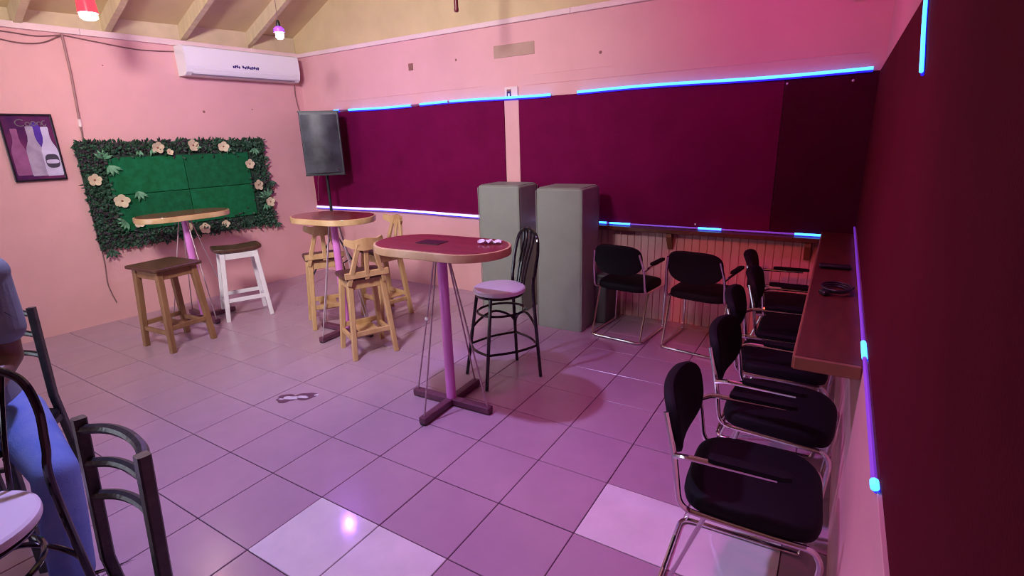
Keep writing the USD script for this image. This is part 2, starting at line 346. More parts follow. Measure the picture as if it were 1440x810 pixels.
# ceiling: boarded slopes on rafters
ce = structure('ceiling', 'beige boarded ceiling slopes with exposed rafters')
def slope(x0, x1, y0, y1, dz0, dz1):
    P = []
    for x in (x0, x1):
        for y in (y0, y1):
            for d in (dz0, dz1): P.append((x, y, zc(x) + d))
    return hull(P)
RY = [-2.80, -2.11, -1.42, -.735, -.045, .635, 1.30, 1.995, 2.735]
edges = [YF] + RY + [YB + .02]
for a, b in zip(edges[:-1], edges[1:]):
    part(ce, 'ceiling_board', slope(-4.55, -.931, a, b - .002, 0, .03), 'beige', smooth=False)
    part(ce, 'ceiling_board', slope(-.929, XR + .2, a, b - .002, 0, .03), 'beige', smooth=False)
for y in RY:
    part(ce, 'rafter', slope(-4.5, -.931, y - .028, y + .028, -.145, 0), 'beige_wood', smooth=False)
    part(ce, 'rafter', slope(-.929, XR + .2, y - .028, y + .028, -.145, 0), 'beige_wood', smooth=False)
for a, b in zip(edges[:-1], edges[1:]):
    a2, b2 = a + .03, b - .03
    p0, p1 = LW(a2, -.04, 2.79), LW(b2, -.04, 2.79)
    h = 2.985 - 2.79
    part(ce, 'blocking', bar(((p0 + p1) / 2 + [0, 0, h / 2]), (np.linalg.norm(p1 - p0), .04, h), .002, LR), 'beige_wood', smooth=False)
part(ce, 'ridge_beam', bar((-.93, (YF + YB) / 2, zc(-.93) - .12), (.06, YB - YF, .2), .004), 'beige_wood', smooth=False)

# outdoor paving seen only as bounce through the doorway
solo('terrace', bar((-1.5, YF - 3.3, -.06), (14, 6.3, .08), .002), 'ground', 'grey paved terrace outside the doorway', 'paving', kind='structure')

# ================================================================ maroon panels over the old window openings
ZP0, ZP1 = .905, 2.075
def panel_y(x0, x1, name, label, m='maroon'):
    P = sbox(x0, ZP0, x1, ZP1).exterior.coords[:-1]
    return solo(name, bar(((x0 + x1) / 2, YB - .012, (ZP0 + ZP1) / 2), (x1 - x0, .022, ZP1 - ZP0), .004), m, label, 'panel')
panel_y(-4.0, -.934, 'maroon_panel', 'maroon cloth-covered panel left of the pink strip, behind the loudspeaker')
panel_y(-.758, 1.585, 'maroon_panel', 'wide maroon cloth-covered panel right of the pink strip, above the two office chairs')
panel_y(1.589, XR + .01, 'maroon_panel', 'narrow maroon panel filling the back right corner, coloured darker for the weak light there', 'maroon_shaded')
solo('maroon_panel', bar((XR + .017, -.04, 1.528), (.024, 6.68, 1.09), .004), 'maroon_side', 'huge maroon panel covering the right wall beside the camera, coloured darker for the weak light there', 'panel')
for (x, z) in ((1.60, 2.03), (2.02, 2.02), (1.0, .93)):
    solo('screw_head', xf(lathe([(0, 0), (.009, 0), (.006, .004), (0, .005)], 10), rx(90), (x, YB - .023, z)), 'white_plastic', {1.60: 'tiny white screw head at the top seam of the right back panel', 2.02: 'tiny white screw head at the top of the corner panel', 1.0: 'tiny white screw head low on the wide right back panel'}[x], 'screw')
solo('screw_head', xf(lathe([(0, 0), (.006, 0), (.004, .003), (0, .004)], 10), ry(-90), (XR + .011, .95, 1.08)), 'white_plastic', 'tiny white screw head above the counter on the right wall panel', 'screw')

# ---------------------------------------------------------------- LED rope lights
def wob(P, a, seed):
    P = np.asarray(P, float); L = np.linspace(0, len(P), len(P)); 
    P[:, 2] += a * (meshkit.noise(np.c_[L * .7, L * 0, L * 0 + seed], 3) - .5); return P
def led(name, label, segs, path, r=.0125, dim='led_off', lit='led'):
    """path(t) -> point; segs: (t0, t1, kind)"""
    t = thing(name, label, 'LED strip')
    for t0, t1, kind in segs:
        n = max(3, int(abs(t1 - t0) / .06)); P = np.array([path(s) for s in np.linspace(t0, t1, n)])
        if kind == 'lit':
            part(t, 'lit_segment', tube(P, r, 8), lit)
            part(t, 'glow_edge', tube(P + LEDOFF, r * .8, 8), 'led_blue')  # extra glowing tube imitates the blue fringe of light under the strip
        else: part(t, 'sleeve', tube(P, r * .7, 8), dim)
    return t
LEDOFF = np.array([0, 0.004, -.014])
zl = lambda x: 2.089 + .006 * math.sin(x * 3.1) 
bx = lambda x: (x, YB - .0375, zl(x))
led('led_strip', 'broken blue LED strip along the top edge of the left back panel',
    [(-3.42, -3.33, 'lit'), (-3.16, -2.15, 'lit'), (-3.33, -3.16, 'off'), (-2.15, -2.02, 'off'), (-2.02, -1.63, 'lit'), (-1.60, -.40, 'lit'), (-1.63, -1.60, 'off')], bx)
led('led_strip', 'long bright blue LED strip along the top edge of the right back panels', [(-.12, 2.13, 'lit')], bx)
zb = lambda x: .893 + .008 * math.sin(x * 2.3 + 1)
LEDOFF = np.array([0, 0.003, -.012])
led('led_strip', 'bright blue LED strip along the bottom of the left back panel behind the loudspeaker stand', [(-3.98, -3.72, 'lit'), (-3.69, -.36, 'lit'), (-3.72, -3.69, 'off')], lambda x: (x, YB - .0395, zb(x)), .0145, 'led_off', 'led_white')
led('led_strip', 'purple LED strip with three lit lengths along the back shelf', [(-.36, .19, 'lit'), (.19, .42, 'dim'), (.42, 1.03, 'dim'), (.22, .42, 'lit'), (1.03, 1.22, 'lit'), (1.22, 1.77, 'dim'), (1.77, 2.13, 'lit')], lambda x: (x, YB - .0375, .9005), .010, 'led_dim')
LEDOFF = np.array([.004, 0.004, -.008])
led('led_strip', 'short blue LED strip drooping from the top of the right wall panel', [(0, 1, 'lit')], lambda s: (XR - .003, .66 - .28 * s, 2.085 - .255 * s + .004 * math.sin(s * 9)), .005)
led('led_strip', 'purple LED strip along the ledge of the right wall, its sleeve glow standing for light on the ledge', [(0.0, 2.55, 'dim'), (2.55, 2.70, 'lit'), (2.70, 3.42, 'dim'), (3.42, 3.445, 'lit')], lambda s: (XR - .005, YB - .06 - s, .9805), .009, 'led_dim')

# ================================================================ back shelf and right counter
sh = thing('back_shelf', 'narrow red-brown wooden shelf along the back wall behind the office chairs', 'shelf', (1.075, YB - .06, .885))
part(sh, 'shelf_board', bar((0, .0, -.018), (2.14, .12, .036), .004), 'counter')
for x in (.797, 1.875):
    part(sh, 'bracket', hull([(x - 1.075 + s, y, z) for s in (-.022, .022) for y, z in ((.06, -.036), (-.045, -.036), (-.045, -.07), (.03, -.19), (.06, -.19))]), 'counter_edge', smooth=False)
ct = thing('wall_counter', 'dark red-brown wooden counter along the right wall in front of the row of office chairs', 'counter', (XR, 1.96, .912))
part(ct, 'worktop', bar((-.104, -.0, -.002), (.205, 2.67, .034), .005), 'counter')
part(ct, 'front_edge', bar((-.206, -.0, -.012), (.012, 2.676, .05), .004), 'counter_edge')
part(ct, 'end_edge', bar((-.104, -1.339, -.012), (.205, .012, .05), .004), 'counter_edge')
for y in (-1.0, .1, 1.15):
    part(ct, 'bracket', hull([(x, y + s, z) for s in (-.02, .02) for x, z in ((0, -.02), (-.11, -.02), (-.11, -.04), (-.03, -.12), (0, -.12))]), 'counter_edge', smooth=False)
solo('dark_bar', bar((2.06, 2.05, .942), (.16, .05, .022), .008, rz(4)), 'black', 'flat black bar lying on the right counter', 'flat_bar')  # thin flat dark bar set on the counter top
cb = thing('cable_coil', 'small coil of black cable on the right counter', 'cable', (2.075, 1.55, .928))
th = np.linspace(0, 6 * np.pi, 70)
part(cb, 'coil', tube(np.c_[(.045 + .004 * th / 3) * np.cos(th), (.07 + .004 * th / 3) * np.sin(th), .008 + .0012 * th], .005, 6), 'cable_black')
part(cb, 'plug', bar((-.05, -.08, .012), (.035, .05, .02), .005, rz(30)), 'black')

# ================================================================ oblong bar tables
def bar_table(label, loc, rotz, extras, L=.93):
    t = thing('bar_table', label, 'table', loc, rotz)
    st = stadium(L, .50)
    part(t, 'tabletop', slab(st, 1.045, 1.094, .006), 'wood_rim')
    part(t, 'veneer', slab(stadium(L - .03, .47), 1.0935, 1.0965, .001), 'wood_dark', label='dark red veneer inlay of the tabletop')
    part(t, 'pole', lathe([(0, .03), (.032, .03), (.032, 1.045), (0, 1.045)], 24), 'pole_purple', label='purple painted pole, colour raised for the purple light on it')
    part(t, 'collar', lathe([(0, 1.02), (.033, 1.02), (.075, 1.04), (.075, 1.046), (0, 1.046)], 24), 'base_plum')
    part(t, 'base_foot', bar((0, 0, .028), (.62, .055, .044), .005), 'base_plum')
    part(t, 'base_foot', bar((0, 0, .0285), (.055, .62, .044), .005), 'base_plum')
    for k in range(4):
        a = math.pi / 2 * k; u = np.array([math.cos(a), math.sin(a), 0])
        part(t, 'tension_rod', tube([u * .285 + [0, 0, .045], u * .05 + [0, 0, 1.035]], .0055, 8), 'rod')
        part(t, 'foot_cap', bar(u * .295 + [0, 0, .008], (.036, .036, .016), .004), 'black')
    if extras:
        part(t, 'knob', trimesh.creation.icosphere(2, .014).apply_translation(np.array([-1, 0, 0]) * .158 + [0, 0, .58]), 'white_plastic', label='white knob on a tension rod')
    return t
bar_table('nearest oblong bar table with a dark rectangle and white paper on its red top', (-.015, 1.075, 0), 2, True)
bar_table('oblong bar table behind the pale wooden stools, near the loudspeaker', (-1.745, 1.70, 0), 3, False, .83)
bar_table('oblong bar table standing along the left wall under the green board', (-3.42, 1.28, 0), 84, False, .84)
solo('menu_card', bar((-.08, 1.07, 1.0985), (.17, .115, .005), .002, rz(3)), 'screen', 'dark rectangular card lying on the nearest bar table', 'card')
pw = thing('paper_napkin', 'crumpled white paper on the nearest bar table', 'paper', (.275, 1.19, 1.097), 20)
g = np.stack(np.meshgrid(np.linspace(-.07, .07, 15), np.linspace(-.035, .035, 9), indexing='ij'), -1).reshape(-1, 2)
zz = .004 + .024 * meshkit.noise(np.c_[g * 55, g[:, :1] * 0], 5) ** 1.5
F = [(i * 9 + j, (i + 1) * 9 + j, (i + 1) * 9 + j + 1, i * 9 + j + 1) for i in range(14) for j in range(8)]
V = np.c_[g + .012 * (np.c_[meshkit.noise(np.c_[g * 40, g[:, :1] * 0 + 3], 8), meshkit.noise(np.c_[g * 40, g[:, :1] * 0 + 9], 9)] - .5), zz]
n0 = len(V); V = np.vstack([V, V - [0, 0, .0015]]); F = F + [tuple(n0 + q for q in f[::-1]) for f in F]
part(pw, 'sheet', (V, np.array(F)), 'paper', smooth=False)

# ================================================================ timber stools
def splay_stool(t, sx, sy, h, top, legmat, seatmat, seat_t=.035, tx=.045, saddle=False, shelf=True, lw=.042, rail=.075):
    """four splayed legs; sx, sy half spread at the floor, top: half spread under the seat"""
    cs = [(-1, -1), (1, -1), (1, 1), (-1, 1)]
    at = lambda c, z: np.array([c[0] * (sx + (top[0] - sx) * z / h), c[1] * (sy + (top[1] - sy) * z / h), z])
    for c in cs:
        part(t, 'leg', beam(at(c, 0), at(c, h - .002), lw * .85, lw * .85, (c[0], 0, 0), .005, lw), legmat, smooth=False)
    for i in range(4):
        a, b = cs[i], cs[(i + 1) % 4]
        part(t, 'apron', beam(at(a, h - rail / 2 - .004), at(b, h - rail / 2 - .004), .022, rail, (0, 0, 1)), legmat, smooth=False)
        z = .21 if i % 2 else .17
        part(t, 'stretcher', beam(at(a, z), at(b, z), .022, .04, (0, 0, 1)), legmat, smooth=False)
    return at
def saddle_seat(a, b, z, t, dip, n=44, e=7):
    L = superellipse(a, b, e, n); k = []
    for zz, sc in ((0, .97), (.006, 1), (t - .006, 1), (t, .975)):
        q = L * sc; k.append(np.c_[q, z + zz + dip * (q[:, 1] / b) ** 2])
    rings = k[:]
    for sc in (.7, .35): q = L * sc; rings.append(np.c_[q, z + t + dip * (q[:, 1] / b) ** 2])
    bot = []
    for sc in (.35, .7): q = L * sc; bot.append(np.c_[q, z + dip * (q[:, 1] / b) ** 2])
    return loft(bot + rings)
s1 = thing('bar_stool', 'brown wooden backless bar stool with a flat seat, in front of the left wall table', 'stool', (-2.94, .80, 0), 4)
splay_stool(s1, .205, .185, .715, (.165, .145), 'wood_brown', 'wood_seat', lw=.052)
part(s1, 'seat', saddle_seat(.235, .205, .715, .028, .0, 64, 24), 'wood_seat')
part(s1, 'foot_shelf', bar((0, 0, .185), (.34, .10, .014), .003), 'wood_brown')
s2 = thing('bar_stool', 'white painted bar stool with a dark curved seat, against the left wall', 'stool', (-3.155, 1.59, 0), -23)
splay_stool(s2, .185, .205, .685, (.13, .15), 'white_wood', 'wood_seat', lw=.046, rail=.06)
part(s2, 'seat', saddle_seat(.16, .225, .687, .034, .018), 'wood_seat', label='dark curved saddle seat')
# high-backed pine stools (back at local -x)
def pine_stool(label, loc, rotz):
    t = thing('wooden_high_chair', label, 'stool', loc, rotz)
    at = splay_stool(t, .175, .175, .655, (.115, .13), 'wood_light', 'wood_seat', lw=.046)
    part(t, 'seat', saddle_seat(.165, .18, .655, .03, .004), 'wood_seat', label='dark stained seat')
    part(t, 'foot_shelf', bar((0, 0, .185), (.30, .16, .014), .003), 'wood_light')
    for s in (-1, 1):
        part(t, 'back_post', beam((-.145, s * .145, .62), (-.215, s * .055, .955), .038, .03, (1, 0, 0), .005), 'wood_light', smooth=False)
    part(t, 'lower_rail', beam((-.165, -.175, .70), (-.165, .175, .70), .026, .05, (0, 0, 1)), 'wood_light', smooth=False)
    part(t, 'back_splat', beam((-.16, 0, .66), (-.215, 0, .95), .036, .022, (1, 0, 0), .004), 'wood_light', smooth=False)
    y = np.linspace(-.155, .155, 25); u = y / .155
    zt = .985 + .012 * np.cos(u * np.pi * 1.0) + .030 * np.clip(np.abs(u) - .55, 0, 1) / .45 - .02 * (np.abs(u) > .97)
    zb_ = .900 + .05 * np.abs(u) ** 2.2
    xx = -.222 - .0 + .055 * u ** 2
    loops = [[(xx[i] - .012, y[i], zb_[i]), (xx[i] + .012, y[i], zb_[i]), (xx[i] + .012, y[i], zt[i]), (xx[i] - .012, y[i], zt[i])] for i in range(25)]
    part(t, 'crest_rail', loft(loops), 'wood_light', label='curved crest rail with horned ends')
    return t
pine_stool('pale wooden high stool with horned backrest, nearest of its kind, beside the oblong table', (-1.24, 1.50, 0), 155)
pine_stool('pale wooden high stool standing on the far left side of the middle bar table', (-2.12, 1.83, 0), 148)
pine_stool('pale wooden high stool half hidden between the middle bar table and the back wall', (-1.78, 2.26, 0), 258)

# ================================================================ black bentwood bar chairs with white seats (back at local -x)
def bentwood(label, loc, rotz):
    t = thing('black_bar_chair', label, 'bar chair', loc, rotz)
    part(t, 'seat', lathe([(0, .655), (.170, .655), (.185, .661), (.187, .672), (.185, .685), (.176, .692), (0, .692)], 44), 'white_seat', label='round white seat')
    part(t, 'seat_ring', tube([(.165 * math.cos(a), .165 * math.sin(a), .646) for a in np.linspace(0, 2 * np.pi, 36, endpoint=False)], .011, 8, closed=True), 'metal_black')
    feet = [(.215, .165), (.215, -.165), (-.225, -.175), (-.225, .175)]
    tops = [(.125, .105), (.125, -.105), (-.192, -.146), (-.192, .146)]
    at = lambda k, z: np.array([feet[k][0] + (tops[k][0] - feet[k][0]) * (z / .65), feet[k][1] + (tops[k][1] - feet[k][1]) * (z / .65), z])
    for k in (0, 1):
        part(t, 'leg', tube(fillet([at(k, .004), at(k, .3) , at(k, .642)], .05), .0125, 10), 'metal_black')
    # rear legs run up into the hoop
    P = [at(2, .004), at(2, .64), (-.208, -.152, .80), (-.232, -.150, .93), (-.250, -.112, 1.033), (-.258, 0, 1.078), (-.250, .112, 1.033), (-.232, .150, .93), (-.208, .152, .80), at(3, .64), at(3, .004)]
    i = smoothpath(P, 8)
    n = len(i)
    part(t, 'back_hoop', tube(i[8:-8], .0125, 10), 'metal_black')
    part(t, 'leg', tube(i[:9], .0125, 10), 'metal_black'); part(t, 'leg', tube(i[-9:], .0125, 10), 'metal_black')
    for y0, y1, z1 in ((-.05, -.075, 1.048), (-.018, -.026, 1.07), (.018, .026, 1.07), (.05, .075, 1.048)):
        part(t, 'spindle', tube(smoothpath([(-.165, y0, .66), (-.20, y0 * 1.1, .82), (-.245, (y0 + y1) / 2, .97), (-.258, y1, z1)], 5), .0075, 8), 'metal_black')
    ring = [at(k, .50) for k in range(4)]
    part(t, 'upper_ring', tube([(.175 * math.cos(a) - .01, .150 * math.sin(a), .515) for a in np.linspace(0, 2 * np.pi, 36, endpoint=False)], .009, 8, closed=True), 'metal_black')
    for k in range(4):
        a, b = at(k, .25), at((k + 1) % 4, .25); mid = (a + b) / 2; o = mid * [1, 1, 0]; o = o / np.linalg.norm(o)
        part(t, 'foot_rail', tube(smoothpath([a, mid + o * .03, b], 8), .0095, 8), 'metal_black')
    for k in (2, 1):
        a, b = at(k, .26), at((k + 1) % 4, .26)
        part(t, 'arch_brace', tube(smoothpath([a, a * .93 + b * .07 + [0, 0, .12], (a + b) / 2 + [0, 0, .20], b * .93 + a * .07 + [0, 0, .12], b], 6), .0095, 8), 'metal_black')
    return t
bw = bentwood('black metal bar chair with hooped back and round white seat, by the nearest bar table', (.055, 1.60, 0), 241)
copy(bw, 'black metal bar chair with white seat, cut by the left edge beside the seated person', (.022, -1.165, 0), -40)

# ================================================================ black square-tube ladder-back bar chairs (back at local -x)
def ladder(label, loc, rotz):
    t = thing('ladder_back_chair', label, 'chair', loc, rotz)
    for s in (-1, 1):
        
        part(t, 'back_post', cat([beam((-.205, s * .167, 1.05), (-.180, s * .167, .63), .029, .029, (1, 0, 0), .004), beam((-.180, s * .167, .64), (-.235, s * .185, .0), .029, .029, (1, 0, 0), .004)]), 'black_paint', smooth=False)
        part(t, 'leg', beam((.165, s * .165, .535), (.205, s * .185, 0), .032, .032, (1, 0, 0), .004), 'black_paint', smooth=False)
        part(t, 'side_rail', beam((-.18, s * .165, .525), (.165, s * .165, .525), .03, .03, (0, 0, 1), .003), 'black_paint', smooth=False)
        part(t, 'side_stretcher', beam((-.213, s * .18, .25), (.19, s * .177, .25), .022, .022, (0, 0, 1), .003), 'black_paint', smooth=False)
    for z in (1.02, .925, .83):
        x0 = -.205 + (1.05 - z) * .06
        part(t, 'slat', tube(smoothpath([(x0, -.160, z), (x0 - .030, -.09, z + .006), (x0 - .040, 0, z + .009), (x0 - .030, .09, z + .006), (x0, .160, z)], 6), .0135, 8), 'black_paint')
    for x, z in ((-.215, .27), (.19, .27)):
        part(t, 'foot_rail', beam((x, -.178, z), (x, .178, z), .022, .022, (0, 0, 1), .003), 'black_paint', smooth=False)
    part(t, 'seat', slab(superellipse(.190, .190, 8) , .54, .572, .01), 'vinyl')
    return t
ld = ladder('black ladder-back bar chair with three bowed slats in the lower left foreground', (.602, -1.145, 0), -90)
copy(ld, 'black ladder-back bar chair on which the person in jeans sits', (-.925, -.89, 0), -45)

# ================================================================ cantilever office chairs (facing local +x)
def office_chair(label, loc, rotz, group):
    t = thing('office_armchair', label, 'chair', loc, rotz, group)
    L = superellipse(.225, .235, 4.2, 44); rings = []
    crown = lambda q: .012 * (1 - (q[:, 0] / .225) ** 2 * .6 - (q[:, 1] / .235) ** 2 * .4)
    for z, s in ((.425, .93), (.43, .98), (.45, 1.0), (.47, .985), (.481, .93), (.486, .8), (.488, .45)):
        q = L * s; rings.append(np.c_[q[:, 0], q[:, 1], z + crown(q) * (z > .45) - .02 * (q[:, 0] > .1) * ((q[:, 0] - .1) / .12) ** 2])
    part(t, 'seat', loft(rings), 'vinyl')
    B = superellipse(.215, .132, 3.0, 44); rings = []
    for d, s in ((-.022, .90), (-.018, .97), (0, 1.0), (.014, .97), (.022, .88), (.026, .6), (.027, .25)):
        q = B * s; bow = -.045 * (1 - (q[:, 0] / .215) ** 2)
        rings.append(np.c_[d + bow, q[:, 0], q[:, 1]])
    bk = xf(loft(rings), ry(-10), (-.245, 0, .715)); part(t, 'backrest', bk, 'vinyl')
    for s in (-1, 1):
        P = fillet([(-.285, s * .2, .775), (-.243, s * .228, .63), (-.215, s * .232, .428), (.20, s * .232, .422), (.225, s * .235, .38), (.195, s * .235, .013), (.15, s * .235, .013), (-.285, s * .235, .013), (-.285, s * .10, .013)], .055, 7)
        part(t, 'side_frame', tube(P, .0105, 10), 'chrome')
        part(t, 'rear_strut', tube([(-.13, s * .228, .42), (-.265, s * .225, .02)], .0085, 8), 'chrome')
        part(t, 'arm_tube', tube(fillet([(-.243, s * .228, .63), (-.20, s * .245, .648), (.075, s * .245, .652)], .03), .0105, 8), 'chrome')
        part(t, 'arm_pad', hull([(x, s * .245 + y, .668 + z) for x, w in ((-.13, .016), (-.11, .022), (.09, .022), (.115, .012)) for y in (-w, w) for z in (-.008, .008)] + [(x, s * .245, .682) for x in (-.11, .09)]), 'vinyl', smooth=20)
    part(t, 'rear_bar', tube([(-.285, -.10, .013), (-.285, .10, .013)], .0105, 8), 'chrome')
    part(t, 'cross_bar', tube([(.05, -.232, .415), (.05, .232, .415)], .009, 8), 'chrome')
    return t
GR, GB = 'office chairs along the right counter', 'office chairs at the back shelf'
oc = office_chair('nearest black office armchair with chrome frame, in the lower right corner', (1.885, .49, 0), 2, GR)
copy(oc, 'second black office armchair from the camera in the row along the right counter', (1.915, 1.12, 0), -3, GR)
copy(oc, 'third and middle black office armchair in the row along the right counter', (1.87, 1.735, 0), 2, GR)
copy(oc, 'fourth black office armchair from the camera in the row along the right counter', (1.905, 2.265, 0), 1, GR)
copy(oc, 'farthest black office armchair in the row along the right counter, by the corner', (1.81, 2.80, 0), 3, GR)
copy(oc, 'black office armchair seen from behind at the back shelf, beside the grey column', (.565, 2.92, 0), 84, GB)
copy(oc, 'black office armchair seen from behind at the back shelf, nearer the right corner', (1.195, 2.90, 0), 82, GB)

# ================================================================ grey upholstered columns
def column(label, loc, sx, sy, h, rotz):
    t = thing('grey_column', label, 'column', loc, rotz)
    n = 10; rings = []
    L = superellipse(sx / 2, sy / 2, 14, 56)
    for z, s in ((.0, .985), (.008, 1.0), (h * .35, .995), (h * .7, 1.0), (h - .02, .995), (h - .008, .975), (h, .93)):
        rings.append(np.c_[L * s, np.full(len(L), z)])
    part(t, 'padded_body', loft(rings), 'grey_vinyl')
    for s in ((1, -1), (1, 1), (-1, -1), (-1, 1)):
        part(t, 'seam_piping', tube([(s[0] * (sx / 2 - .006), s[1] * (sy / 2 - .006), .01), (s[0] * (sx / 2 - .006), s[1] * (sy / 2 - .006), h - .02)], .004, 6), 'grey_vinyl')
    part(t, 'top_panel', slab(superellipse(sx / 2 - .02, sy / 2 - .02, 14, 56), h - .002, h + .006, .004), 'grey_vinyl')
    return t
column('tall grey padded column on the right, beside the office chairs', (-.015, 2.865, 0), .445, .41, 1.275, 2)
column('tall grey padded column on the left, behind the black bar chair', (-.77, 3.065, 0), .47, .40, 1.265, 2)
pf = thing('grey_box_seat', 'low dark grey padded box tucked behind the right grey column', 'box seat', (.205, 3.14, 0), 0)
part(pf, 'body', slab(superellipse(.115, .17, 12), .0, .44, .015), 'grey_dark')
part(pf, 'lid', slab(superellipse(.12, .175, 12), .44, .47, .01), 'grey_dark')

# ================================================================ loudspeaker on its stand
SP = np.array([-3.32, 2.97])
st = thing('speaker_stand', 'black tripod stand under the corner loudspeaker', 'stand', (SP[0], SP[1], 0))
part(st, 'pole', lathe([(0, .12), (.02, .12), (.02, .78), (.0175, .78), (.0175, 1.338), (0, 1.338)], 16), 'black')
part(st, 'collar', lathe([(0, .70), (.03, .70), (.034, .72), (.034, .77), (.03, .79), (0, .79)], 16), 'black')
part(st, 'clamp_knob', xf(lathe([(0, 0), (.016, 0), (.02, .02), (.016, .035), (0, .035)], 12), rx(90), (0, -.03, .74)), 'chrome')
for a in (250, 130, 10):
    u = np.array([math.cos(math.radians(a)), math.sin(math.radians(a)), 0])
    part(st, 'leg', tube([u * .03 + [0, 0, .60], u * .40 + [0, 0, .02]], .011, 8), 'black')
    part(st, 'brace', tube([u * .025 + [0, 0, .20], u * .22 + [0, 0, .31]], .008, 8), 'black')
    part(st, 'rubber_foot', trimesh.creation.icosphere(2, .018).apply_translation(u * .405 + [0, 0, .018]), 'black')
sp = thing('loudspeaker', 'large black loudspeaker in the back left corner', 'loudspeaker', (SP[0], SP[1], 1.345), -57)
# local: front faces +x? front = local -y after rotation; trapezoid cabinet
P = [(-.22, -.18), (.22, -.18), (.22, -.11), (.15, .20), (-.15, .20), (-.22, -.11)]
cab = extrude(Polygon(P).buffer(-.012).buffer(.012, quad_segs=4), .715)
sp_rot = rz(105)
part(sp, 'cabinet', xf(cab, sp_rot), 'speaker_mat', smooth=25)
yy = np.linspace(-.205, .195, 15); gl = []
for s in (0, 1):
    gl.append([(x, -.185 - .028 * (1 - (x / .205) ** 2), .03 + s * .655) for x in yy] + [(x, -.175, .03 + s * .655) for x in yy[::-1]])
part(sp, 'front_grille', xf(loft(gl), sp_rot), 'speaker_mat', smooth=25, label='bowed front grille')
part(sp, 'top_cap', xf(xf(extrude(Polygon(P).buffer(.006), .014), None, (0, 0, .713)), sp_rot), 'black', smooth=False)
part(sp, 'base_cap', xf(xf(extrude(Polygon(P).buffer(.006), .012), None, (0, 0, -.004)), sp_rot), 'black', smooth=False)
part(sp, 'badge', xf(bar((.14, -.202, .06), (.02, .008, .02), .003), sp_rot), 'chrome')
def wire(name, P, r, label, m='cable', cat_='cable', n=8): return solo(name, tube(smoothpath(P, n), r, 6), m, label, cat_)
wire('speaker_wire', [LW(3.20, .03, 2.43), LW(3.21, .012, 2.30), LW(3.22, .03, 2.14), LW(3.2, .12, 2.07)], .006, 'thin cable running from the air conditioner down to the loudspeaker')
wire('hanging_wire', [(-3.72, 3.20, 1.36), (-3.86, 3.26, 1.26), (-3.90, 3.27, 1.12), (-3.93, 3.28, .99), (-3.95, 3.28, .97)], .004, 'thin loose wire hanging below the loudspeaker', 'cable')

# ================================================================ air conditioner on the left wall
ac = thing('air_conditioner', 'white split air conditioner high on the left wall', 'air conditioner', LW(2.53, 0, 2.445), math.degrees(math.atan2(1, TL)))
# local x along the wall (towards the back), y away from the room
prof = Polygon([(0, 0), (0, .30), (-.165, .30), (-.19, .285), (-.205, .20), (-.205, .09), (-.19, .035), (-.15, .005)]).buffer(-.008).buffer(.008)
body = extrude(prof, 1.30); body = xf(body, np.c_[(0, 1, 0), (0, 0, 1), (1, 0, 0)], (-.65, 0, 0))
part(ac, 'housing', body, 'white_plastic', smooth=30)
part(ac, 'front_panel', hull([(x, -y, z) for x in (-.62, .62) for y, z in ((.207, .10), (.207, .20), (.196, .283), (.18, .286), (.19, .10))]), 'white_plastic', smooth=30)
part(ac, 'air_outlet', hull([(x, -y, z) for x in (-.60, .60) for y, z in ((.196, .062), (.168, .012), (.15, .006), (.15, .03), (.185, .065))]), 'vent_dark', smooth=False, label='dark slot of the air outlet')
part(ac, 'louvre', hull([(x, -y, z) for x in (-.59, .59) for y, z in ((.203, .07), (.20, .074), (.178, .024), (.182, .020))]), 'white_plastic', smooth=False)
part(ac, 'end_cap', hull([(x, -y, z) for x in (-.66, -.648) for y, z in ((0.0, .0), (0, .30), (.17, .30), (.196, .28), (.207, .2), (.207, .09), (.19, .03), (.15, 0))]), 'white_plastic', smooth=30)
part(ac, 'end_cap', hull([(x, -y, z) for x in (.648, .66) for y, z in ((0.0, .0), (0, .30), (.17, .30), (.196, .28), (.207, .2), (.207, .09), (.19, .03), (.15, 0))]), 'white_plastic', smooth=30)
ink = []; x = -.17
for k, w in enumerate([.02, .018, .022, .018, None, .022, .02, .018, .02, .022, .018, .02, .018, .022]):
    if w is None: x += .022; continue
    hgt = .024 + .008 * ((k * 5) % 3) / 2
    ink.append(bar((x + w / 2, -.2085, .118 + .004 * ((k * 7) % 3 - 1)), (w * .75, .003, hgt), .001)); 
    ink.append(bar((x + w / 2 + .004, -.2085, .116 + .006 * (k % 2)), (w * .9, .003, .007), .001)); x += w + .002
part(ac, 'lettering', cat(ink), 'ink', smooth=False, label='small dark printed maker lettering')

# ================================================================ poster on the left wall
RP = np.c_[LDIR, (0, 0, 1), LN]   # local x along wall, y up, z out of the wall
po = thing('framed_poster', 'dark framed poster of bottles hanging on the left wall', 'poster', LW(.515, .012, 1.75), 0)
A = lambda m, tilt=0: xf(m, RP @ rz(tilt))
part(po, 'backing', A(bar((0, 0, 0), (.365, .575, .018), .002)), 'poster_bg', smooth=False)
for s in (-1, 1):
    part(po, 'frame_side', A(bar((s * .178, 0, .006), (.016, .585, .026), .003)), 'poster_frame', smooth=False)
    part(po, 'frame_rail', A(bar((0, s * .284, .006), (.37, .018, .026), .003)), 'poster_frame', smooth=False)
def bottle(cx, by, h, w):
    p = [(0, 0), (w * .46, 0), (w * .5, .03 * h), (w * .5, .50 * h), (w * .44, .58 * h), (w * .26, .70 * h), (w * .20, .80 * h), (w * .22, .985 * h), (w * .18, h), (0, h)]
    p = np.array(p); q = np.vstack([p, p[::-1] * [-1, 1]])
    return xf(extrude(Polygon(q).buffer(.002), .0022), None, (cx, by, .010))
part(po, 'blue_glow', A(xf(extrude(Polygon(superellipse(.055, .14, 2)), .001), None, (.045, .08, .0095))), 'poster_blue', smooth=False)
